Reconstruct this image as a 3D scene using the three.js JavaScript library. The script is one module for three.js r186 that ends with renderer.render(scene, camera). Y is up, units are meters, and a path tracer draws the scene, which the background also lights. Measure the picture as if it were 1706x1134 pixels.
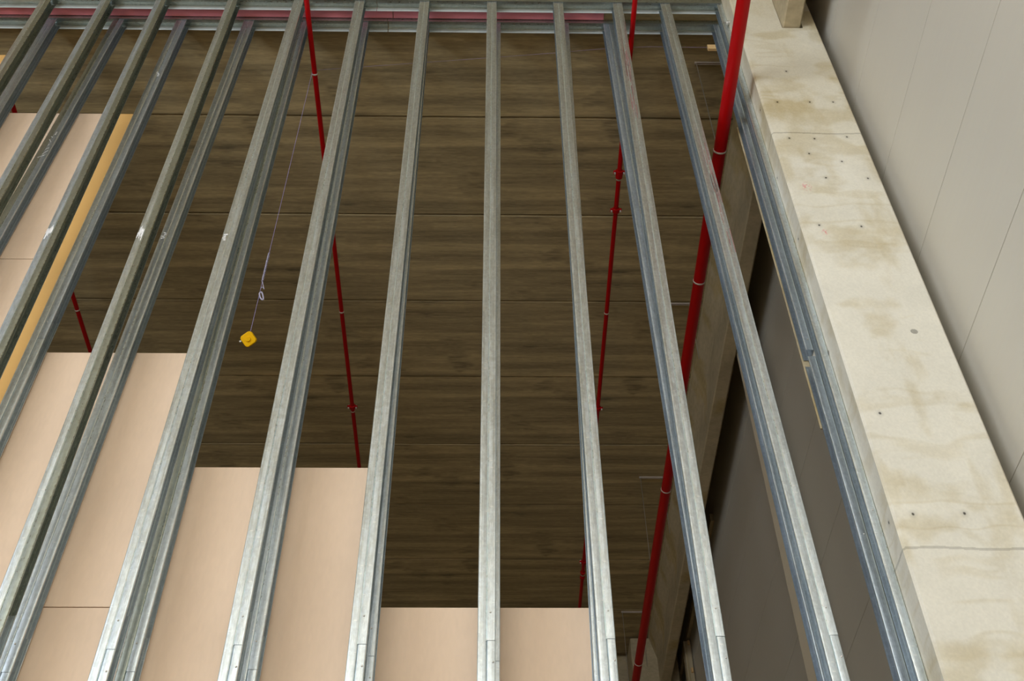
import * as THREE from 'three';
import { RoundedBoxGeometry } from 'three/addons/geometries/RoundedBoxGeometry.js';
import { mergeGeometries, toCreasedNormals } from 'three/addons/utils/BufferGeometryUtils.js';
import { RectAreaLightUniformsLib } from 'three/addons/lights/RectAreaLightUniformsLib.js';

// ---------------------------------------------------------------- camera, sky, lights, exposure
// Heights H below are measured from the camera's eye, which is EYE above the floor; depths d run into the picture (z = -d).
const EYE = 1.6, Y = (H) => H + EYE;
const scene = new THREE.Scene();
const camera = new THREE.PerspectiveCamera(2 * Math.atan(567 / 1932.3) * 180 / Math.PI, 1706 / 1134, 0.05, 200);
{
  const p = 47.540 * Math.PI / 180, yaw = 1.236 * Math.PI / 180, roll = -0.6036 * Math.PI / 180;
  const f0 = new THREE.Vector3(Math.sin(yaw), 0, -Math.cos(yaw)), r0 = new THREE.Vector3(Math.cos(yaw), 0, Math.sin(yaw)), up = new THREE.Vector3(0, 1, 0);
  const f = f0.clone().multiplyScalar(Math.cos(p)).addScaledVector(up, Math.sin(p));
  const u = f0.clone().multiplyScalar(-Math.sin(p)).addScaledVector(up, Math.cos(p));
  const u2 = r0.clone().multiplyScalar(-Math.sin(roll)).addScaledVector(u, Math.cos(roll));
  camera.position.set(0, EYE, 0); camera.up.copy(u2); camera.lookAt(f.clone().add(camera.position));
}
scene.add(camera);
scene.background = new THREE.Color(0.75, 0.82, 0.9);          // overcast daylight outside the closed hall

const ADDED_WINDOW_LIGHT = 5.5, ADDED_SIDE_LIGHT = 8.2, ADDED_WINDOW_COLOR = new THREE.Color(0.92, 0.99, 1.1);
const ADDED_LAMP_LIGHT = 56, ADDED_LAMP_COLOR = new THREE.Color(1, 0.91, 0.77);
RectAreaLightUniformsLib.init();
function areaLight(name, w, h, intensity, color, at, toward) {
  const l = new THREE.RectAreaLight(color, intensity, w, h);
  l.name = name; l.position.set(...at); scene.add(l); l.lookAt(...toward);
  return l;
}

const renderer = new THREE.WebGLRenderer({ antialias: true });
renderer.toneMapping = THREE.LinearToneMapping;
renderer.toneMappingExposure = 0.62;
renderer.shadowMap.enabled = true;

// ---------------------------------------------------------------- helpers
let seed = 20240611;
const rnd = () => { seed = (seed + 0x6d2b79f5) | 0; let t = Math.imul(seed ^ (seed >>> 15), 1 | seed); t = (t + Math.imul(t ^ (t >>> 7), 61 | t)) ^ t; return ((t ^ (t >>> 14)) >>> 0) / 4294967296; };
const rr = (a, b) => a + (b - a) * rnd();
const counts = {};
const numbered = (n) => { const k = counts[n] = (counts[n] ?? -1) + 1; return k ? n + '_' + String(k).padStart(3, '0') : n; };
function put(o, parent) { if (o.isMesh) { o.castShadow = true; o.receiveShadow = true; } (parent ?? scene).add(o); return o; }
function mesh(name, geo, mat, parent, label) { const m = new THREE.Mesh(geo, mat); m.name = parent ? name : numbered(name); if (label) m.userData.label = label; return put(m, parent); }
function tag(o, label, category, group) { o.userData.label = label; o.userData.category = category; if (group) o.userData.group = group; return o; }
function thing(name, at, label, category, group) { const g = new THREE.Group(); g.name = numbered(name); g.position.set(...at); scene.add(g); return tag(g, label, category, group); }
function structure(name, geo, mat) { const m = geo ? new THREE.Mesh(geo, mat) : new THREE.Group(); m.name = numbered(name); m.userData.kind = 'structure'; return put(m); }

// uv in metres from position, by the main direction of the normal; (du, dv) shift the pattern
function boxUV(g, du = 0, dv = 0) {
  const p = g.attributes.position, n = g.attributes.normal, uv = new Float32Array(p.count * 2);
  for (let i = 0; i < p.count; i++) {
    const ax = Math.abs(n.getX(i)), ay = Math.abs(n.getY(i)), az = Math.abs(n.getZ(i));
    let u, v;
    if (ay >= ax && ay >= az) { u = p.getX(i); v = p.getZ(i); } else if (ax >= az) { u = p.getZ(i); v = p.getY(i); } else { u = p.getX(i); v = p.getY(i); }
    uv[2 * i] = u + du; uv[2 * i + 1] = v + dv;
  }
  g.setAttribute('uv', new THREE.BufferAttribute(uv, 2));
  return g;
}
function box(w, h, d, x, y, z, r = 0.003) { const g = new RoundedBoxGeometry(w, h, d, 1, Math.min(r, w / 2.2, h / 2.2, d / 2.2)); g.translate(x, y, z); return g; }
// a closed profile [[a, b], ...] extruded along an axis: 'x' -> a = z, b = y; 'y' -> a = x, b = z; 'z' -> a = x, b = y
function extrude(points, length, axis, crease = 0.5) {
  const s = new THREE.Shape(points.map(([a, b]) => new THREE.Vector2(a, b)));
  const g = new THREE.ExtrudeGeometry(s, { depth: length, bevelEnabled: false, curveSegments: 1 });
  if (axis === 'x') g.applyMatrix4(new THREE.Matrix4().set(0, 0, 1, 0, 0, 1, 0, 0, 1, 0, 0, 0, 0, 0, 0, 1));
  if (axis === 'y') g.applyMatrix4(new THREE.Matrix4().set(1, 0, 0, 0, 0, 0, 1, 0, 0, 1, 0, 0, 0, 0, 0, 1));
  if (g.index === null && axis !== 'z') { // the two maps above mirror, so turn the faces round
    for (const name of ['position', 'normal', 'uv']) { const a = g.attributes[name], k = a.itemSize; for (let i = 0; i < a.count; i += 3) for (let c = 0; c < k; c++) { const t = a.array[(i + 1) * k + c]; a.array[(i + 1) * k + c] = a.array[(i + 2) * k + c]; a.array[(i + 2) * k + c] = t; } }
  }
  g.computeVertexNormals();
  return crease ? toCreasedNormals(g, crease) : g;
}
const merge = (list) => mergeGeometries(list.map((g) => { const q = g.index ? g.toNonIndexed() : g; for (const k of Object.keys(q.attributes)) if (!['position', 'normal', 'uv'].includes(k)) q.deleteAttribute(k); return q; }));
function rod(a, b, r, seg = 8) {
  const A = new THREE.Vector3(...a), B = new THREE.Vector3(...b), g = new THREE.CylinderGeometry(r, r, A.distanceTo(B), seg);
  g.applyQuaternion(new THREE.Quaternion().setFromUnitVectors(new THREE.Vector3(0, 1, 0), B.clone().sub(A).normalize()));
  g.translate((a[0] + b[0]) / 2, (a[1] + b[1]) / 2, (a[2] + b[2]) / 2);
  return g;
}

// ---------------------------------------------------------------- procedural textures
function valueNoise(seedN) {
  const T = new Float32Array(65536); let s = seedN;
  for (let i = 0; i < 65536; i++) { s = (Math.imul(s, 1664525) + 1013904223) | 0; T[i] = (s >>> 8) / 16777216; }
  return (x, y, px, py) => { // periodic in px, py
    const xi = Math.floor(x), yi = Math.floor(y), fx = x - xi, fy = y - yi, u = fx * fx * (3 - 2 * fx), v = fy * fy * (3 - 2 * fy);
    const at = (a, b) => T[((((a % px) + px) % px) * 131 + (((b % py) + py) % py) * 7919) & 65535];
    return (at(xi, yi) * (1 - u) + at(xi + 1, yi) * u) * (1 - v) + (at(xi, yi + 1) * (1 - u) + at(xi + 1, yi + 1) * u) * v;
  };
}
const N = valueNoise(77), N2 = valueNoise(991);
function fbm(n, u, v, px, py, oct = 4, gain = 0.5) { let a = 0, amp = 1, tot = 0; for (let o = 0; o < oct; o++) { a += amp * n(u * px, v * py, px, py); tot += amp; amp *= gain; px *= 2; py *= 2; } return a / tot; }
function texture(w, h, fn, repU, repV, srgb = true) {
  const data = new Uint8Array(w * h * 4);
  for (let y = 0; y < h; y++) for (let x = 0; x < w; x++) { const c = fn((x + 0.5) / w, (y + 0.5) / h), i = (y * w + x) * 4; for (let k = 0; k < 3; k++) data[i + k] = Math.max(0, Math.min(255, c[k] * 255)); data[i + 3] = 255; }
  const t = new THREE.DataTexture(data, w, h);
  t.wrapS = t.wrapT = THREE.RepeatWrapping; t.magFilter = THREE.LinearFilter; t.minFilter = THREE.LinearFilter; t.repeat.set(repU, repV);
  t.colorSpace = srgb ? THREE.SRGBColorSpace : THREE.NoColorSpace; t.needsUpdate = true;
  return t;
}
const clamp = (x, a = 0, b = 1) => Math.max(a, Math.min(b, x)), smooth = (a, b, x) => { const t = clamp((x - a) / (b - a)); return t * t * (3 - 2 * t); };

// galvanised sheet: u across (0.32 m), v along (2.4 m)
function galv(scratch, seedU) {
  const S = []; let s2 = seedU; const r = () => { s2 = (Math.imul(s2, 1664525) + 1013904223) | 0; return (s2 >>> 8) / 16777216; };
  const W = 384, Hh = 1024, mark = new Float32Array(W * Hh);
  for (let k = 0; k < scratch; k++) { // rubbed patches and scratches
    const x0 = r() * W, y0 = r() * Hh, n = 3 + r() * 30, a = 0.1 + r() * 0.35, lean = (r() - 0.5) * 0.3, across = r() < 0.18;
    for (let i = 0; i < n; i++) { const x = Math.round(x0 + (across ? i * 0.6 : i * lean) + W) % W, y = Math.round(y0 + (across ? 0 : i)) % Hh; mark[y * W + x] = Math.max(mark[y * W + x], a); }
  }
  const at = (u, v) => mark[Math.min(Hh - 1, Math.floor(v * Hh)) * W + Math.min(W - 1, Math.floor(u * W))];
  const streak = (u, v) => 0.6 * fbm(N, u + seedU * 0.013, v, 96, 3, 2) + 0.4 * fbm(N2, u, v + 0.3, 30, 8, 3);
  // rolled-corner highlights painted into the colour: where they lie across the sheet (metres)
  const bendHighlight = (u) => { const m = u * 0.32; let k = 0; for (const c of [0.008, 0.0502, 0.1465, 0.188]) k = Math.max(k, 1 - smooth(0.0014, 0.0036, Math.abs(m - c))); return k; };
  return {
    map: texture(W, Hh, (u, v) => { const g = 0.14 * bendHighlight(u) + 0.87 + 0.15 * (streak(u, v) - 0.5) + 0.10 * (fbm(N2, u, v, 24, 150, 2) - 0.5) + 0.5 * at(u, v); return [g * 0.93, g * 0.985, g * 1.02]; }, 1 / 0.32, 1 / 2.4),
    rough: texture(W, Hh, (u, v) => { const g = -0.07 * bendHighlight(u) + 0.42 + 0.22 * (streak(u, v) - 0.5) + 0.16 * (fbm(N, u, v, 20, 120, 2) - 0.5) + 0.1 * at(u, v); return [g, g, g]; }, 1 / 0.32, 1 / 2.4, false),
  };
}
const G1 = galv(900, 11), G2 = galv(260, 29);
const M = {
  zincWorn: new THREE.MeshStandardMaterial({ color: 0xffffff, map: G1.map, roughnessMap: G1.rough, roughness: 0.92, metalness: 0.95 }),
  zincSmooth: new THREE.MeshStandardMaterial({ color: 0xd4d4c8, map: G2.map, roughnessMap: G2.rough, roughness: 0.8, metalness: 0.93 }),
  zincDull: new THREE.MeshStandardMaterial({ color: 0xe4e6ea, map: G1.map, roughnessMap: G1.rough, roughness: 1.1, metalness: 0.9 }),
  zincPale: new THREE.MeshStandardMaterial({ color: 0xd6dedb, roughness: 0.5, metalness: 0.3 }),
  redDust: new THREE.MeshStandardMaterial({ color: 0xa88482, roughness: 0.6, metalness: 0.5 }),
  whitePaintAndGlint: new THREE.MeshStandardMaterial({ color: 0xe6e8ea, roughness: 0.6 }),  // for scrawled marks and painted splice glints
  steel: new THREE.MeshStandardMaterial({ color: 0xd8d8d4, roughness: 0.35, metalness: 0.9 }),
  darkSteel: new THREE.MeshStandardMaterial({ color: 0x9a9a94, roughness: 0.45, metalness: 0.8 }),
  red: new THREE.MeshPhysicalMaterial({ color: new THREE.Color(0.43, 0.0, 0.001), roughness: 0.42, specularIntensity: 0.5 }),
  ring: new THREE.MeshStandardMaterial({ color: 0xcfc4b8, roughness: 0.5, metalness: 0.3 }),
  yellow: new THREE.MeshPhysicalMaterial({ color: new THREE.Color(1.0, 0.56, 0.0), roughness: 0.5, specularIntensity: 0.4 }),
  string: new THREE.MeshStandardMaterial({ color: 0x9a8fb4, roughness: 0.9 }),
  wrap: new THREE.MeshStandardMaterial({ color: 0xb9b6cc, roughness: 0.9 }),
  pink: new THREE.MeshStandardMaterial({ roughness: 0.85 }),
  wood: new THREE.MeshStandardMaterial({ color: 0xe2bd82, roughness: 0.8 }),
  black: new THREE.MeshStandardMaterial({ color: 0x1a1816, roughness: 0.9 }),
  white: new THREE.MeshStandardMaterial({ color: 0xd9d9d4, roughness: 0.5 }),
};
M.pink.map = texture(512, 64, (u, v) => { const g = 0.9 + 0.2 * (fbm(N, u, v, 6, 2, 4) - 0.5); return [0.98 * g, 0.60 * g, 0.66 * g]; }, 1 / 1.5, 1 / 0.2);

// plasterboard paper
const paperTex = texture(512, 512, (u, v) => { const g = 1 + 0.05 * (fbm(N, u, v, 3, 3, 4) - 0.5) + 0.025 * (fbm(N2, u, v, 90, 24, 2) - 0.5) + (N2(u * 150, v * 150, 150, 150) > 0.992 ? 0.05 : 0); return [0.845 * g, 0.755 * g, 0.655 * g]; }, 1 / 1.3, 1 / 1.3);
const ochreTex = texture(128, 512, (u, v) => { const g = 1 + 0.08 * (fbm(N, u, v, 3, 3, 4) - 0.5); return [0.84 * g, 0.67 * g, 0.40 * g]; }, 1 / 0.7, 1 / 1.7);
M.paper = new THREE.MeshStandardMaterial({ map: paperTex, roughness: 0.85 });
M.ochre = new THREE.MeshStandardMaterial({ map: ochreTex, roughness: 0.85 });

// dark grained ceiling concrete: u along x (3.6 m), v across the slab (1.2 m)
function slabTex(seedV) {
  return texture(1024, 512, (u, v) => {
    const grain = fbm(N, u, v + seedV, 9, 60, 3), band = fbm(N2, u, v + seedV, 2, 14, 3), blot = fbm(N, u + 0.37, v + seedV, 10, 6, 4), fine = fbm(N2, u + seedV, v, 70, 160, 2);
    let g = 0.62 + 0.16 * (grain - 0.5) + 0.24 * (band - 0.5) + 0.10 * (fine - 0.5) - 0.16 * smooth(0.58, 0.82, blot) * smooth(0.35, 0.65, grain);
    return [g * 1.05, g * 0.945, g * 0.70];
  }, 1 / 3.6, 1 / 1.2);
}
const slabMats = [0.0, 0.31, 0.63].map((s) => { const t = slabTex(s); return new THREE.MeshStandardMaterial({ map: t, roughness: 0.92, bumpMap: t, bumpScale: 0.002 }); });

// pale formwork concrete of the near column's front: u = x from its left edge (0.69 m), v = height H from 2 to 10.5
const CX0 = 2.072, CX1 = 2.757, CD0 = 4.71, CH0 = 2, CH1 = 10.5;
const holes = [[2.193, 7.921], [2.632, 7.928], [2.448, 7.925], [2.192, 7.406], [2.38, 7.401], [2.63, 7.429], [2.36, 6.89], [2.661, 6.887], [2.197, 6.325], [2.482, 6.314], [2.182, 4.555], [2.45, 3.833], [2.179, 3.828], [2.35, 8.4], [2.3, 7.2], [2.52, 7.1]];
const colTex = texture(512, 2048, (u, v) => {
  const x = CX0 + u * (CX1 - CX0), H = CH0 + v * (CH1 - CH0), vv = v * 12;
  let g = 1 + 0.07 * (fbm(N, u, v, 3, 40, 4) - 0.5) + 0.05 * (fbm(N2, u, v, 60, 700, 2) - 0.5);
  const warmTop = smooth(5.5, 9.5, H + 3 * (fbm(N2, u, v + 0.4, 2, 9, 3) - 0.5));  // warm light toward the top, painted into the colour beside the stains
  let stainAndWarmth = 0.45 * warmTop + 0.55 * smooth(0.55, 0.75, fbm(N2, u + 0.1, v, 2, 34, 4)) + 0.5 * smooth(0.52, 0.78, fbm(N, u, v + 0.21, 4, 20, 5));
  const rip = 1 - Math.abs(2 * fbm(N, u + 0.5, v + 0.11 + 0.004 * N2(u * 5, v * 40, 5, 40), 1, 52, 3) - 1); stainAndWarmth += 0.3 * smooth(0.85, 0.995, rip) * smooth(0.4, 0.62, fbm(N2, u, v, 2, 14, 3));
  for (const L of [7.476, 3.608]) { const dd = Math.abs(H - L - 0.006 * Math.sin(u * 7)); if (dd < 0.008) g *= 0.86; }
  for (const [hx, hH] of holes) { const q = Math.hypot(x - hx + 0.004 * (N(H * 300, x * 300, 4096, 4096) - 0.5), (H - hH) * 0.8); g *= 1 - 0.6 * (1 - smooth(0.003, 0.010, q)) - 0.06 * (1 - smooth(0.01, 0.03, q)); }
  const e = Math.hypot(x - 2.561, (H - 5.25) * 1.0); if (e < 0.022) g *= 0.72;
  let r = 0.855 * g - 0.09 * stainAndWarmth, gg = 0.845 * g - 0.12 * stainAndWarmth, b = 0.79 * g - 0.18 * stainAndWarmth;
  for (const [rx, rH, rs] of [[2.2, 6.78, 0.05], [2.22, 6.25, 0.03]]) { const k = 0.5 * (1 - smooth(0, rs, Math.hypot(x - rx, (H - rH) * 0.7))) * smooth(0.4, 0.6, N2(x * 120, H * 60, 4096, 4096)); gg -= 0.45 * k; b -= 0.35 * k; }
  void vv; return [r, gg, b];
}, 1 / (CX1 - CX0), 1 / (CH1 - CH0));
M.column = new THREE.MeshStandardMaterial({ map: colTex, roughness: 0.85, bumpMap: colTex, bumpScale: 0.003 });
const beamTex = texture(512, 512, (u, v) => { const g = 0.72 + 0.16 * (fbm(N, u, v, 4, 6, 5) - 0.5) + 0.08 * (fbm(N2, u, v, 40, 60, 2) - 0.5), s = smooth(0.55, 0.8, fbm(N2, u, v, 5, 3, 4)); return [g * 1.0 - 0.05 * s, g * 0.93 - 0.07 * s, g * 0.76 - 0.12 * s]; }, 1 / 1.6, 1 / 1.6);
M.beam = new THREE.MeshStandardMaterial({ map: beamTex, roughness: 0.88, bumpMap: beamTex, bumpScale: 0.003 });
const panelTex = texture(512, 256, (u, v) => { const g = 1 + 0.02 * (fbm(N, u, v, 3, 2, 3) - 0.5) + 0.008 * (fbm(N2, u, v, 4, 100, 2) - 0.5); return [0.80 * g, 0.785 * g, 0.735 * g]; }, 1 / 4, 1 / 1);
M.post = new THREE.MeshStandardMaterial({ color: 0xeadfc6, roughness: 0.7 });
M.panel = new THREE.MeshStandardMaterial({ map: panelTex, roughness: 0.42, metalness: 0.0 });
const floorTex = texture(512, 512, (u, v) => { const g = 0.62 + 0.12 * (fbm(N, u, v, 5, 5, 5) - 0.5); return [g * 1.07, g * 0.90, g * 0.68]; }, 1 / 5, 1 / 5);
M.floor = new THREE.MeshStandardMaterial({ map: floorTex, roughness: 0.6 });
M.plaster = new THREE.MeshStandardMaterial({ color: 0xb9b5ab, roughness: 0.9 });
M.housing = new THREE.MeshStandardMaterial({ color: 0xd0d0cc, roughness: 0.5 });
M.diffuser = new THREE.MeshStandardMaterial({ color: 0xffffff, roughness: 0.6, emissive: ADDED_LAMP_COLOR, emissiveIntensity: 3 });
M.glazing = new THREE.MeshStandardMaterial({ color: 0xe8eaea, roughness: 0.5, emissive: ADDED_WINDOW_COLOR, emissiveIntensity: 2 });
M.frame = new THREE.MeshStandardMaterial({ color: 0x6a6c6c, roughness: 0.5, metalness: 0.5 });

// ---------------------------------------------------------------- the hall
const HC = 10.017, CEIL = Y(HC), XL = -9, XR = 2.86, ZB = 14, ZF = -15.86;
{
  const f = structure('floor', boxUV(box(XR - XL + 0.8, 0.3, ZB - ZF + 0.8, (XL + XR) / 2, -0.15, (ZB + ZF) / 2, 0.002)), M.floor); void f;
  // ceiling: a structural deck with hollow-core slabs side by side under it, each slab a piece
  const c = structure('ceiling', boxUV(box(XR - XL + 0.8, 0.15, ZB - ZF + 0.8, (XL + XR) / 2, CEIL + 0.30, (ZB + ZF) / 2)), M.plaster);
  const w = 1.2, ch = 0.011;
  for (let i = -17; i <= 8; i++) {
    const d0 = 6.158 + w * (i - 1), a0 = d0 + 0.003, a1 = Math.min(d0 + w - 0.003, 15.85);
    if (a1 < a0 + 0.05) continue;
    const dy = rr(-0.004, 0.004), P = [[-a0, CEIL + 0.22], [-a0, CEIL + ch * 1.3 + dy], [-a0 - ch, CEIL + dy], [-a1 + ch, CEIL + dy], [-a1, CEIL + ch * 1.3 + dy], [-a1, CEIL + 0.22]];
    const g = extrude(P, XR - XL, 'x', 0); g.translate(XL, 0, 0);
    boxUV(g, rr(0, 3), -(-a1)); // the grain starts at each slab's edge
    mesh('slab', g, slabMats[((i % 3) + 3) % 3], c);
  }
  // right wall: horizontal sandwich panels one metre high
  const wr = structure('wall_right', boxUV(box(0.1, CEIL + 0.3, ZB - ZF, XR + 0.16, (CEIL + 0.3) / 2, (ZB + ZF) / 2)), M.plaster);
  for (let k = -7; k <= 4; k++) {
    const h0 = 5.172 + 0.974 * k, h1 = Math.min(h0 + 0.974, HC + 0.2), lo = Math.max(Y(h0) + 0.0022, 0.01), hi = Y(h1) - 0.0022;
    for (const [z0, z1] of [[ZF, -2.0], [-1.995, ZB]]) mesh('panel', boxUV(box(0.11, hi - lo, z1 - z0, XR + 0.055, (lo + hi) / 2, (z0 + z1) / 2, 0.004), rr(0, 4), -lo), M.panel, wr);
  }
  // left wall and the wall behind the camera: unseen bands of translucent windows, added to light the hall
  let count = 0;
  function wallWithAddedWindows(name, len, at, turn, w0, w1, n, B0, B1, light) { // local x along the wall, +z into the hall
    const g = new THREE.Matrix4().makeRotationY(turn).setPosition(...at), H = CEIL + 0.3, pw = (w1 - w0) / n;
    structure(name, merge([box(len, B0, 0.25, len / 2, B0 / 2, -0.125), box(len, H - B1, 0.25, len / 2, (H + B1) / 2, -0.125), box(w0, B1 - B0, 0.25, w0 / 2, (B0 + B1) / 2, -0.125), box(len - w1, B1 - B0, 0.25, (len + w1) / 2, (B0 + B1) / 2, -0.125)].map((q) => boxUV(q)))
      .applyMatrix4(g), M.plaster);
    for (let i = 0; i < n; i++) {
      const x = w0 + pw * (i + 0.5), y = (B0 + B1) / 2, h = B1 - B0, win = structure('window_' + (++count));
      win.applyMatrix4(g);
      mesh('frame', merge([box(0.08, h, 0.14, x - pw / 2 + 0.04, y, -0.125), box(0.08, h, 0.14, x + pw / 2 - 0.04, y, -0.125), box(pw, 0.08, 0.14, x, B0 + 0.04, -0.125), box(pw, 0.08, 0.14, x, B1 - 0.04, -0.125), box(pw, 0.06, 0.12, x, y, -0.125)]), M.frame, win);
      for (const s of [-1, 1]) mesh('pane', box(pw - 0.17, h / 2 - 0.12, 0.02, x, y + s * (h / 4), -0.155, 0.004), M.glazing, win);
      const p = new THREE.Vector3(x, y, 0.02).applyMatrix4(g), q = new THREE.Vector3(x, y, 5).applyMatrix4(g);
      areaLight('added_window_light', pw - 0.2, h - 0.2, light, ADDED_WINDOW_COLOR, p.toArray(), q.toArray());
    }
  }
  wallWithAddedWindows('wall_left', ZB - ZF, [XL, 0, ZB], Math.PI / 2, 1, 13, 4, 3.2, 9.6, ADDED_SIDE_LIGHT);
  wallWithAddedWindows('wall_back', XR - XL + 0.6, [XR + 0.3, 0, ZB], Math.PI, 1.2, 10.2, 3, 3.6, 9.6, ADDED_WINDOW_LIGHT);
  structure('wall_front', boxUV(box(XR - XL + 0.6, CEIL + 0.3, 0.25, (XL + XR) / 2, (CEIL + 0.3) / 2, ZF - 0.125)), M.beam);
}
// unseen rows of long lamps behind the camera, added for the highlights
for (const z of [8.2, 11]) for (let k = 0; k < 3; k++) {
  const x = -4.2 + k * 2.65, y = CEIL - 0.55;
  const t = thing('added_high_bay_lamp', [x, y, z], `added white high bay lamp, ${['left', 'middle', 'right'][k]} one of the ${z < 9 ? 'nearer' : 'farther'} row behind the viewer`, 'lamp', 'added ceiling lamps');
  mesh('housing', box(2.4, 0.07, 0.42, 0, 0.045, 0, 0.01), M.housing, t);
  mesh('diffuser', box(2.34, 0.02, 0.36, 0, 0, 0, 0.006), M.diffuser, t);
  for (const s of [-1, 1]) mesh('hanger', rod([s * 0.9, 0.08, 0], [s * 0.9, 0.545, 0], 0.004), M.steel, t);
  areaLight('added_lamp_light', 2.34, 0.36, ADDED_LAMP_LIGHT, ADDED_LAMP_COLOR, [x, y - 0.02, z], [x, 0, z]);
}

// ---------------------------------------------------------------- concrete columns, beam, wall posts
const BX0 = 2.454, BX1 = 2.61, BH = 9.152;
{
  const c = 0.014, d1 = CD0 + 0.6;
  const plan = [[CX0 + c, -CD0], [CX1 - c, -CD0], [CX1, -CD0 - c], [CX1, -d1 + c], [CX1 - c, -d1], [CX0 + c, -d1], [CX0, -d1 + c], [CX0, -CD0 - c]];
  const planTop = (x0, x1) => { // chamfered plan with a pocket for the beam in front and one behind
    const p = 0.10;
    return [[CX0 + c, -CD0], [x0, -CD0], [x0, -CD0 - p], [x1, -CD0 - p], [x1, -CD0], [CX1 - c, -CD0], [CX1, -CD0 - c], [CX1, -d1 + c], [CX1 - c, -d1], [x1, -d1], [x1, -d1 + p], [x0, -d1 + p], [x0, -d1], [CX0 + c, -d1], [CX0, -d1 + c], [CX0, -CD0 - c]];
  };
  const lower = extrude(plan, Y(BH - 0.012), 'y', 0), upper = extrude(planTop(BX0 - 0.004, BX1 + 0.02), HC - BH + 0.012 + 0.0, 'y', 0); upper.translate(0, Y(BH - 0.012), 0);
  const g = merge([lower, upper]);
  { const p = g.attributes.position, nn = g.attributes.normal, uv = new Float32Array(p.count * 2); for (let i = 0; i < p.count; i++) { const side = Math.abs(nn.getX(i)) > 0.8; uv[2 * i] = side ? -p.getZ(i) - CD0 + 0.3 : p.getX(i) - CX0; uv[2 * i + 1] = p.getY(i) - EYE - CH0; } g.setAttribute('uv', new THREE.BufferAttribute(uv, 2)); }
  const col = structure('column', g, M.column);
  col.userData.label = 'pale stained concrete column beside the right end of the stud wall, beam set in its top'; col.userData.category = 'column';
  // the far column at the end wall
  const far = plan.map(([x, z]) => [x, z + CD0 - 15.2]);
  const fc = structure('column', boxUV(extrude(far, Y(9.93), 'y', 0)), M.beam);
  fc.userData.label = 'small tan concrete column at the far end wall behind the large red pipe'; fc.userData.category = 'column';
  // beams along the wall, one per bay, resting in the column pockets: upright web that widens under the ceiling
  const prof = [[BX0 + 0.012, Y(BH)], [BX1 - 0.012, Y(BH)], [BX1, Y(BH) + 0.012], [BX1, CEIL - 0.002], [2.36, CEIL - 0.002], [2.365, Y(9.9)], [BX0 - 0.012, Y(9.62)], [BX0, Y(9.58)], [BX0, Y(BH) + 0.012]];
  const profNear = [[BX0 + 0.012, Y(BH)], [BX1 - 0.012, Y(BH)], [BX1, Y(BH) + 0.012], [BX1, CEIL - 0.002], [BX0, CEIL - 0.002], [BX0, Y(BH) + 0.012]];
  const b1 = extrude(prof, 15.85 - d1 + 0.09, 'z', 0); b1.translate(0, 0, -15.85);
  const b1a = structure('beam', boxUV(b1, 0, 0.3), M.beam); b1a.userData.label = 'olive tan concrete beam seen behind the studs, running back beside the large red pipe'; b1a.userData.category = 'beam';
  const b2 = extrude(profNear, CD0 + 0.09 + 4.0, 'z', 0); b2.translate(0, 0, -CD0 - 0.09);
  const b2a = structure('beam', boxUV(b2), M.beam); b2a.userData.label = 'short end of a concrete beam set into the top of the pale column'; b2a.userData.category = 'beam';
  // bolt sticking out of the column's side face
  const bo = thing('anchor_bolt', [CX0, Y(9.52), -4.86], 'small metal anchor bolt with nut in the side of the pale column', 'bolt');
  mesh('shank', rod([-0.055, 0, 0], [0.0, 0, 0], 0.006), M.darkSteel, bo); mesh('nut', rod([-0.03, 0, 0], [-0.014, 0, 0], 0.014, 6), M.white, bo); mesh('washer', rod([-0.012, 0, 0], [-0.001, 0, 0], 0.02, 16), M.steel, bo);
  // wall post behind the stud wall
  const post = tag(mesh('wall_post', boxUV(extrude([[2.633, -8.25], [2.735, -8.25], [2.74, -8.255], [2.74, -8.595], [2.735, -8.60], [2.633, -8.60], [2.628, -8.595], [2.628, -8.255]], CEIL - 0.003, 'y', 0)), M.post), 'tall narrow tan post against the panel wall behind the right studs', 'post'); void post;
  const fp = thing('window_frame', [2.80, 0, -14.6], 'small tan upright frame with pale clips on the far right wall', 'frame');
  mesh('upright', box(0.10, 9.5, 0.14, 0.0, Y(9.45) - 4.75, 0, 0.006), M.beam, fp);
  for (const h of [9.5, 9.05, 8.6]) mesh('clip', box(0.03, 0.07, 0.03, 0.02, Y(h) - 0.09, 0.09, 0.004), M.wood, fp);
  tag(mesh('wall_rail', boxUV(box(0.05, 0.12, 4.0, 2.833, Y(9.56), -13.84, 0.006)), M.beam), 'thin tan rail along the top of the far right wall', 'rail');
}

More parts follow.
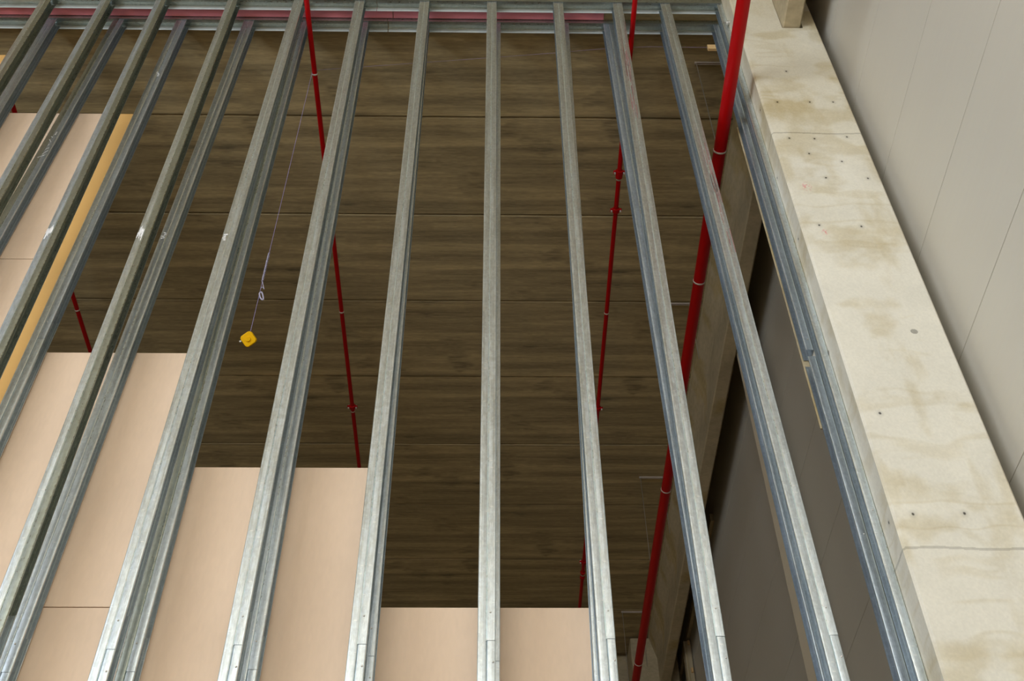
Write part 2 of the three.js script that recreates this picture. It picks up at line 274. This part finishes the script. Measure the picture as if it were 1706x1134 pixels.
// ---------------------------------------------------------------- metal stud wall
// C-channel, folded from sheet: back at x = 0, flanges towards s, lips folded in; z from 0 (front) to -depth; from y0 to y1
function channel(s, w, depth, y0, y1, lip = 0.009, t = 0.0014) {
  const r = 0.005, P = [], arc = (cx, cz, a0, a1) => { for (let k = 0; k <= 3; k++) { const a = a0 + (a1 - a0) * k / 3; P.push([cx + r * Math.cos(a), cz + r * Math.sin(a)]); } };
  const q = Math.PI / 2;
  P.push([w, -lip]); arc(w - r, -r, 0, q); arc(r, -r, q, 2 * q); arc(r, -depth + r, 2 * q, 3 * q); arc(w - r, -depth + r, 3 * q, 4 * q); P.push([w, -depth + lip]);
  const n = P.length, pos = [], uv = [], idx = []; let len = 0;
  const nor = P.map((p, i) => { const a = P[Math.max(0, i - 1)], b = P[Math.min(n - 1, i + 1)], l = Math.hypot(b[0] - a[0], b[1] - a[1]); return [-(b[1] - a[1]) / l, (b[0] - a[0]) / l]; });
  const ring = (off) => P.map((p, i) => [s * (p[0] - nor[i][0] * off), p[1] - nor[i][1] * off]);
  const out = ring(0), inn = ring(-t), du = 0, dv = rnd() * 3, U = P.map((p, i) => (len += i ? Math.hypot(p[0] - P[i - 1][0], p[1] - P[i - 1][1]) : 0));
  // the outer skin is the one away from the channel's hollow
  const quad = (a, b, ua, ub, flip) => { const k = pos.length / 3; for (const [p, y, u] of [[a, y0, ua], [b, y0, ub], [b, y1, ub], [a, y1, ua]]) { pos.push(p[0], y, p[1]); uv.push(u + du, y + dv); } if (flip) idx.push(k, k + 2, k + 1, k, k + 3, k + 2); else idx.push(k, k + 1, k + 2, k, k + 2, k + 3); };
  for (let i = 0; i + 1 < n; i++) { quad(out[i], out[i + 1], U[i], U[i + 1], s > 0); quad(inn[i], inn[i + 1], U[i] + 0.16, U[i + 1] + 0.16, s < 0); }
  quad(out[0], inn[0], 0, t, s < 0); quad(out[n - 1], inn[n - 1], 0, t, s > 0);
  for (const [y, f] of [[y0, 0], [y1, 1]]) for (let i = 0; i + 1 < n; i++) { const k = pos.length / 3; for (const p of [out[i], out[i + 1], inn[i + 1], inn[i]]) { pos.push(p[0], y, p[1]); uv.push(p[0], p[1]); } if ((s > 0) !== !!f) idx.push(k, k + 1, k + 2, k, k + 2, k + 3); else idx.push(k, k + 2, k + 1, k, k + 3, k + 2); }
  const g = new THREE.BufferGeometry();
  g.setAttribute('position', new THREE.Float32BufferAttribute(pos, 3)); g.setAttribute('uv', new THREE.Float32BufferAttribute(uv, 2)); g.setIndex(idx);
  return toCreasedNormals(g, 0.7);
}
const STUD_D = 0.098, TOP = 9.985;
const FRONT = 4.888, BACK = 5.098;
function screwHead(x, y, z) { const g = new THREE.SphereGeometry(0.0055, 8, 5, 0, Math.PI * 2, 0, Math.PI / 2); g.rotateX(Math.PI / 2); g.translate(x, y, z); return g; }
// (xa, Ha) and (xb, Hb): where the stud's middle is at two heights; split: height of the joint in its right channel
const HALVES = { front: 0.0445, back: 0.047 };
function stud(row, label, [xa, Ha, xb, Hb], mats, split, marks = []) {
  const HALF = HALVES[row], d = row === 'front' ? FRONT : BACK, b = (xb - xa) / (Hb - Ha), x0 = xa + b * (-EYE - Ha), L = (TOP + EYE) * Math.hypot(1, b);
  const t = thing('double_stud', [x0 - (row === 'back' ? 0.002 : 0), 0, -d], label, 'stud', row === 'front' ? 'studs of the front row' : 'studs of the back row');
  t.rotation.z = -Math.atan(b);
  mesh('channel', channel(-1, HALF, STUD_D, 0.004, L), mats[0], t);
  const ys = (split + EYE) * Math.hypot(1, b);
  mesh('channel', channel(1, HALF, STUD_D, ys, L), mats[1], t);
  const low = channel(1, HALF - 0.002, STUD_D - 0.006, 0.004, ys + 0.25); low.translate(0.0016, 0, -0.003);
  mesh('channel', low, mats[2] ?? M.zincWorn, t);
  mesh('screw', screwHead(0.032, ys - 0.12, -0.0025), M.steel, t); mesh('screw', screwHead(0.018, ys + 0.16, 0.0005), M.steel, t);
  for (const [kind, H, side] of marks) {
    const y = H + EYE;
    if (kind === 'glintPatch') { const gs = []; for (let k = 0; k < 7; k++) gs.push(box(rr(0.004, 0.008), rr(0.05, 0.14), 0.0006, side * (0.006 + 0.0055 * k), y + rr(-0.03, 0.03), 0.0006, 0.0002)); mesh('paint_and_glint_mark', merge(gs), M.whitePaintAndGlint, t, 'painted white glint of a splice').userData.kind = 'stuff'; }  // white strokes paint in the glint of a stud splice
    if (kind === 'scribble') { const gs = []; for (let k = 0; k < 7; k++) { const g = box(0.006, rr(0.02, 0.07), 0.0006, 0, 0, 0, 0.0002); g.rotateZ(rr(-0.9, 0.9)); g.translate(side * 0.022 + rr(-0.012, 0.012), y + (k - 3) * 0.055, 0.0006); gs.push(g); } mesh('paint_and_glint_mark', merge(gs), M.whitePaintAndGlint, t, 'row of short white scrawled strokes').userData.kind = 'stuff'; }
    if (kind === 'glintScrawl') { const gs = []; for (let k = 0; k < 4; k++) { const g = box(rr(0.015, 0.03), 0.01, 0.0006, 0, 0, 0, 0.0002); g.rotateZ(rr(-0.4, 0.4)); g.translate(side * 0.022 + rr(-0.01, 0.01), y + (k - 2) * 0.02, 0.0006); gs.push(g); } mesh('paint_and_glint_mark', merge(gs), M.whitePaintAndGlint, t, 'small white glint and scrawl mark').userData.kind = 'stuff'; }  // paints in splice glints; also serves one real scrawl
  }
  for (const [kind, H, side] of marks) if (kind === 'red') { // dry red paint rubbed along the face in thin strokes
    const gs = []; for (let k = 0; k < 26; k++) gs.push(box(rr(0.002, 0.006), rr(0.06, 0.3), 0.0004, side * 0.022 + rr(-0.02, 0.02), H + EYE + rr(-0.6, 0.6), 0.0005, 0.0001));
    mesh('paint_and_glint_mark', merge(gs), M.redDust, t, 'faint dry red smear').userData.kind = 'stuff';
  }
  return t;
}
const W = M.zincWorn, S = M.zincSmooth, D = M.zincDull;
stud('front', 'leftmost dark double stud of the front row, in the upper left corner', [-4.099, 9, -4.09, 4], [W, S], 3.13);
stud('front', 'second front stud from the left, just right of the stud in the upper left corner', [-3.562, 9, -3.574, 6.9], [D, S], 3.13);
stud('front', 'third front stud from the left, bordering the ochre strip on its left', [-3.06, 9, -3.057, 6.9], [D, S], 3.13, [['glintPatch', 6.43, -1]]);
stud('front', 'fourth front stud from the left, over the middle of the tall pale board', [-2.416, 9.03, -2.437, 3.94], [W, S], 3.13, [['glintPatch', 6.42, -1]]);
stud('front', 'front stud left of the hanging yellow reel', [-1.818, 9.04, -1.865, 3.03], [W, W], 3.13, [['glintScrawl', 6.39, -1]]);
stud('front', 'front stud between the yellow reel and the middle red pipe', [-1.255, 9.05, -1.257, 3.04], [W, W], 3.155);
stud('front', 'front stud just right of the middle red pipe, first left of the upright centre stud', [-0.662, 9.06, -0.659, 3.04], [W, W], 3.16);
stud('front', 'front stud standing upright at the centre of the picture', [-0.045, 9.08, -0.034, 3.04], [W, W], 3.182);
stud('front', 'front stud along the left side of the thin red pipe with flanged couplings', [0.56, 9.09, 0.551, 3.04], [W, W], 3.193);
stud('front', 'front stud just left of the large red pipe, smeared with red near its top', [1.104, 9.1, 1.09, 3.04], [W, W], 3.208, [['red', 8.5, 0.2]]);
stud('front', 'rightmost leaning front stud, crossing over the large red pipe', [1.557, 9.1, 1.652, 3.04], [W, W], 3.215, [['red', 6.9, 1]]);
stud('back', 'leftmost back row stud, in the upper left corner behind the first front stud', [-4.110, 9.37, -4.11, 5], [D, D], 3.1);
stud('back', 'back row stud with a row of white scrawled strokes', [-3.508, 9.384, -3.563, 7.18], [S, D], 3.1, [['scribble', 7.84, 0.6]]);
stud('back', 'back row stud bordering the ochre strip on its right, small white mark near its top', [-2.921, 9.395, -2.962, 5.35], [W, D], 5.57, [['glintScrawl', 8.96, 0.3]]);
stud('back', 'fourth back row stud from the left, leaning, over the middle of the tall pale board', [-2.305, 9.4, -2.425, 3.16], [W, W], 3.133, [['glintScrawl', 6.68, -1]]);
stud('back', 'back row stud nearest left of the hanging yellow reel', [-1.80, 9.4, -1.814, 3.16], [S, W], 3.137);
stud('back', 'back row stud crossed by the middle red pipe behind it', [-1.235, 9.42, -1.222, 5.37], [W, W], 3.15);
stud('back', 'back row stud beside the front stud just left of the centre', [-0.672, 9.43, -0.640, 3.2], [W, W], 3.227);
stud('back', 'back row stud almost hidden behind the upright centre stud', [-0.010, 9.45, -0.011, 5.37], [W, W], 3.2);
stud('back', 'back row stud half hidden behind the front stud right of the centre', [0.617, 9.46, 0.548, 3.16], [W, W], 3.2);
stud('back', 'back row stud showing as a dark strip left of the red-smeared front stud', [1.046, 9.47, 1.113, 3.9], [D, W], 3.2);
stud('back', 'back row stud showing as a dark edge beside the rightmost leaning front stud', [1.586, 9.48, 1.681, 3.16], [D, W], 3.2);
// single channels fixed to the column's side, opening to the left
for (const [d, label, split] of [[FRONT, 'front single channel stud fixed along the side of the pale column', null], [BACK, 'rear single channel stud along the pale column, jointed with a gap halfway up', 5.47]]) {
  const t = thing('end_stud', [CX0 - 0.004, 0, -d], label, 'stud', 'channels along the column');
  const y1 = (TOP + EYE);
  if (split === null) mesh('channel', channel(-1, 0.047, STUD_D, 0.004, y1), W, t);
  else { mesh('channel', channel(-1, 0.05, STUD_D, Y(split) + 0.03, y1), D, t); mesh('channel', channel(-1, 0.05, STUD_D, 0.004, Y(split) - 0.03), D, t); }
  for (let k = 0; k < 5; k++) mesh('screw', screwHead(-0.02, 4 + k * 1.6, 0.0005), M.steel, t);
}
// head tracks: U-channels open downwards against the ceiling
function track(x0, x1, d0, d1, label, drop = 0.07) {
  const t = thing('head_track', [x0, CEIL - 0.006, 0], label, 'track', 'tracks along the ceiling');
  const a = -d0, b = -d1, th = 0.002, L = x1 - x0, h = drop;
  const web = extrude([[a, 0], [a, -th], [b, -th], [b, 0]], L, 'x', 0);
  boxUV(web, rnd(), rnd()); mesh('web', swapUV(web), M.zincSmooth, t);
  for (const z of [a - th, b]) { const f = extrude([[z, -th], [z, -h], [z + th, -h], [z + th, -th]], L, 'x', 0); boxUV(f, rnd(), rnd()); mesh('flange', swapUV(f), z === b ? M.zincPale : M.zincSmooth, t); }
  for (let x = 0.3; x < L; x += 0.6) { const s = screwHead(0, 0, 0); s.rotateX(-Math.PI / 2 + Math.PI); s.translate(x, -th - 0.001, (a + b) / 2); mesh('screw', s, M.steel, t); }
  return t;
}
function swapUV(g) { const u = g.attributes.uv; for (let i = 0; i < u.count; i++) { const a = u.getX(i); u.setXY(i, u.getY(i), a); } return g; }
track(-5.6, -1.11, 4.882, 4.992, 'front head track under the ceiling, left length up to its joint');
track(-1.106, 2.064, 4.882, 4.992, 'front head track under the ceiling, right length reaching the column');
track(-5.6, -1.02, 5.091, 5.201, 'rear head track under the ceiling, left length up to its joint');
track(-1.012, 2.064, 5.092, 5.200, 'rear head track under the ceiling, right length reaching the column');
tag(mesh('fire_strip', boxUV(box(4.63, 0.02, 0.094, -3.282, CEIL - 0.016, -5.040, 0.003))), '', '');
{
  const a = scene.children[scene.children.length - 1]; a.material = M.pink; tag(a, 'left length of the pink fire strip between the two head tracks', 'strip');
  tag(mesh('fire_strip', boxUV(box(1.955, 0.02, 0.094, 0.0175, CEIL - 0.016, -5.040, 0.003), 0.7), M.pink), 'right length of the pink fire strip, ending before the thin right pipe', 'strip');
}

// ---------------------------------------------------------------- plasterboards on the far side of the back row
function board(x0, x1, H0, H1, label, mat = M.paper, d = 5.203) {
  const w = x1 - x0 - 0.003, h = H1 - H0 - 0.003;
  const g = box(w, h, 0.0125, 0, h / 2, -0.00625, 0.003); boxUV(g, rr(0, 9), rr(0, 9));
  const m = mesh('plasterboard', g, mat); m.position.set((x0 + x1) / 2, Y(H0), -d);
  return tag(m, label, 'plasterboard', 'boards behind the studs');
}
const bx = [-5.33, -4.13, -3.034, -1.80, -0.62, 0.565];
board(bx[4], bx[5], 1.61, 3.59, 'lowest right pale plasterboard, its top edge at the centre of the picture bottom');
board(bx[3], bx[4], 2.59, 4.568, 'pale plasterboard with the second lowest top edge, behind the middle red pipe');
board(bx[3], bx[4], 0.6, 2.588, 'pale plasterboard below the second step, at the bottom edge of the picture');
board(bx[2], bx[3], 3.587, 5.552, 'pale plasterboard left of the yellow reel, its bottom joint visible');
board(bx[2], bx[3], 1.6, 3.585, 'pale plasterboard under the only clear joint, in the lower left corner');
board(bx[1], -3.163, 6.525, 8.478, 'tall left plasterboard with the high top edge near the scrawled stud');
board(bx[1], -3.163, 4.53, 6.523, 'pale plasterboard under the high one at the left edge');
board(bx[0], bx[1], 7.45, 9.455, 'topmost ochre plasterboard peeking out in the upper left corner', M.ochre);  // ochre tint paints in the reddish light on this board
board(bx[1], -3.163, 2.53, 4.528, 'pale plasterboard low at the left, beyond the lower left corner');
board(bx[0], bx[1], 5.45, 7.448, 'pale plasterboard under the topmost ochre one, beyond the left edge');
board(-3.163, -3.034, 2.2, 8.478, 'narrow ochre board strip between two studs at the left', M.ochre);
board(2.009, 2.068, 4.9, 8.35, 'thin tan board edge beside the channels on the column', M.beam, 5.203);

// ---------------------------------------------------------------- red sprinkler pipes
function pipe(label, X, H, r, d0, d1, fittings) {
  const t = thing('sprinkler_pipe', [X, Y(H), 0], label, 'pipe', 'red sprinkler pipes');
  const g = new THREE.CylinderGeometry(r, r, d1 - d0, 28); g.rotateX(Math.PI / 2); g.translate(0, 0, -(d0 + d1) / 2);
  mesh('tube', g, M.red, t);
  const ringGeo = (R, w, d) => { const k = new THREE.LatheGeometry([[r - 0.002, -w / 2], [R - 0.002, -w / 2], [R, -w / 2 + 0.003], [R, w / 2 - 0.003], [R - 0.002, w / 2], [r - 0.002, w / 2]].map(([a, b]) => new THREE.Vector2(a, b)), 28); k.rotateX(Math.PI / 2); k.translate(0, 0, -d); return k; };
  for (const [kind, d] of fittings) {
    if (kind === 'ring') mesh('ring', ringGeo(r + 0.004, 0.016, d), M.ring, t, 'pale band round the pipe');
    if (kind === 'coupling') {
      const c = mesh('coupling', merge([ringGeo(r + 0.013, 0.05, d), box(0.028, 0.022, 0.04, -(r + 0.022), 0, -d, 0.005), box(0.028, 0.022, 0.04, r + 0.022, 0, -d, 0.005)]), M.red, t);
      for (const s of [-1, 1]) mesh('bolt', rod([s * (r + 0.022), -0.026, -d], [s * (r + 0.022), 0.026, -d], 0.009, 8), M.white, c);
    }
    if (kind === 'collar') mesh('collar', ringGeo(r + 0.012, 0.04, d), M.red, t);
    if (kind === 'outlet') { const o = mesh('outlet', rod([-(r + 0.05), 0, -d], [0, 0, -d], 0.022, 12), M.red, t); mesh('sprinkler_head', rod([-(r + 0.045), -0.04, -d], [-(r + 0.045), 0.0, -d], 0.011, 8), M.white, o); }
  }
  return t;
}
pipe('large red sprinkler pipe on the right, passing in front of the column edge', 1.878, 8.25, 0.053, -4, 15.84, [['ring', 5.37], ['ring', 6.79], ['outlet', 8.704], ['ring', 9.742], ['ring', 13.177]]);
pipe('thin red pipe with the yellow reel hanging beside it, left of the centre', -1.70, 9.7, 0.0235, -4, 15.84, [['ring', 5.508], ['ring', 8.455], ['coupling', 9.96], ['ring', 10.03]]);
pipe('thin red pipe with flanged couplings, right of the centre', 1.235, 9.7, 0.0235, -4, 15.84, [['coupling', 6.584], ['collar', 6.63], ['ring', 6.665], ['coupling', 7.05], ['ring', 8.451], ['coupling', 9.968], ['coupling', 12.99], ['collar', 13.23], ['ring', 13.28], ['collar', 13.34]]);
pipe('thin red pipe glimpsed between the leftmost studs', -4.61, 9.7, 0.0235, -4, 15.84, [['ring', 5.5], ['coupling', 7.05], ['ring', 8.45]]);
// pipe hangers: a rail on the ceiling and two threaded rods, three metres apart
[[5.53, 'nearest hanger for the large pipe, two thin rods under the ceiling rail'], [8.575, 'second hanger rail for the large pipe, beside the red-smeared stud'], [11.576, 'third hanger rail for the large pipe, below the pipe outlet'], [14.619, 'farthest hanger rail for the large pipe, near the far column']].forEach(([d, label]) => {
  const t = thing('pipe_hanger', [1.905, CEIL - 0.024, -d], label, 'hanger', 'hangers of the large pipe');
  mesh('rail', merge([box(0.41, 0.004, 0.022, 0.2, 0.02, 0, 0.001), box(0.41, 0.02, 0.003, 0.2, 0.011, 0.0095, 0.001), box(0.41, 0.02, 0.003, 0.2, 0.011, -0.0095, 0.001)]), M.ring, t);
  mesh('rod', rod([0.012, 0.01, 0], [0.012, 8.25 + EYE - (CEIL - 0.024) + 0.05, 0], 0.0045), M.steel, t);
  mesh('rod', rod([0.30, 0.01, 0], [0.30, -0.9, 0], 0.0045), M.steel, t);
});
// hangers of the thin pipes: small straps round the pipe

// ---------------------------------------------------------------- strings, reel, block
{
  const pl = thing('plumb_line', [-1.722, Y(9.69), -5.49], 'thin purple string hanging down to the yellow reel, tangled near its end', 'string');
  mesh('strand', rod([0, 0, 0], [0, -3.645, 0], 0.0022, 6), M.string, pl);
  const pts = []; for (let k = 0; k <= 60; k++) { const a = k * 1.9; pts.push(new THREE.Vector3(0.006 * Math.cos(a), -2.72 - k * 0.0057, 0.006 * Math.sin(a))); }
  mesh('tangle', new THREE.TubeGeometry(new THREE.CatmullRomCurve3(pts), 160, 0.0042, 5), M.wrap, pl);
  const loop = new THREE.TubeGeometry(new THREE.CatmullRomCurve3([[0, -3.06, 0], [0.012, -3.1, 0.003], [0.026, -3.15, 0.002], [0.012, -3.12, -0.003], [0.0, -3.13, 0]].map((p) => new THREE.Vector3(...p))), 30, 0.003, 5);
  mesh('loose_end', loop, M.wrap, pl);
  const kn = new THREE.TubeGeometry(new THREE.CatmullRomCurve3([[0, -3.19, 0], [0.012, -3.185, 0.004], [0.034, -3.24, 0.006], [0.038, -3.27, 0.004], [0.018, -3.25, -0.004], [0.0, -3.20, 0]].map((p) => new THREE.Vector3(...p)), true), 40, 0.006, 6);
  mesh('knot', kn, M.wrap, pl);
  const re = thing('line_reel', [-1.722, Y(6.0), -5.49], 'small bright yellow reel hanging on the end of the purple string', 'reel');
  const sh = new THREE.Shape(); const R = 0.040, k = 0.020;
  sh.moveTo(-R + k, -R); sh.lineTo(R - k, -R); sh.quadraticCurveTo(R, -R, R, -R + k); sh.lineTo(R, R - k); sh.quadraticCurveTo(R, R, R - k, R); sh.lineTo(-R + k, R); sh.quadraticCurveTo(-R, R, -R, R - k); sh.lineTo(-R, -R + k); sh.quadraticCurveTo(-R, -R, -R + k, -R);
  const eg = new THREE.ExtrudeGeometry(sh, { depth: 0.026, bevelEnabled: true, bevelSize: 0.006, bevelThickness: 0.006, bevelSegments: 3 }); eg.translate(0, 0, -0.013); eg.rotateZ(0.62); eg.rotateX(0.8);
  mesh('case', eg, M.yellow, re);
  mesh('spout', rod([0, 0.03, 0.0], [0, 0.062, 0], 0.010, 10), M.yellow, re);
  const cap = new THREE.CylinderGeometry(0.016, 0.018, 0.012, 16); cap.rotateX(Math.PI / 2); cap.translate(0, 0, 0.022); cap.rotateX(0.8); mesh('hub', cap, M.yellow, re);
  mesh('hook', merge([rod([-0.03, -0.012, 0], [-0.052, -0.02, 0], 0.003, 6), box(0.014, 0.014, 0.008, -0.055, -0.024, 0, 0.003)]), M.white, re, 'white end hook');
  const st = new THREE.CatmullRomCurve3([[-1.70, Y(9.735), -5.49], [-0.6, Y(9.73), -5.39], [0.4, Y(9.73), -5.30], [1.235, Y(9.727), -5.22], [1.985, Y(9.728), -5.215]].map((p) => new THREE.Vector3(...p)));
  tag(mesh('setting_out_string', new THREE.TubeGeometry(st, 40, 0.0013, 5), M.string), 'thin purple string stretched under the ceiling from the pipe to the wooden block', 'string');
  const wb = box(0.085, 0.075, 0.03, 1.99, Y(9.72), -5.215, 0.004); tag(mesh('wooden_block', boxUV(wb), M.wood), 'small pale wooden block at the top right end of the stud wall', 'block');
}

renderer.render(scene, camera);
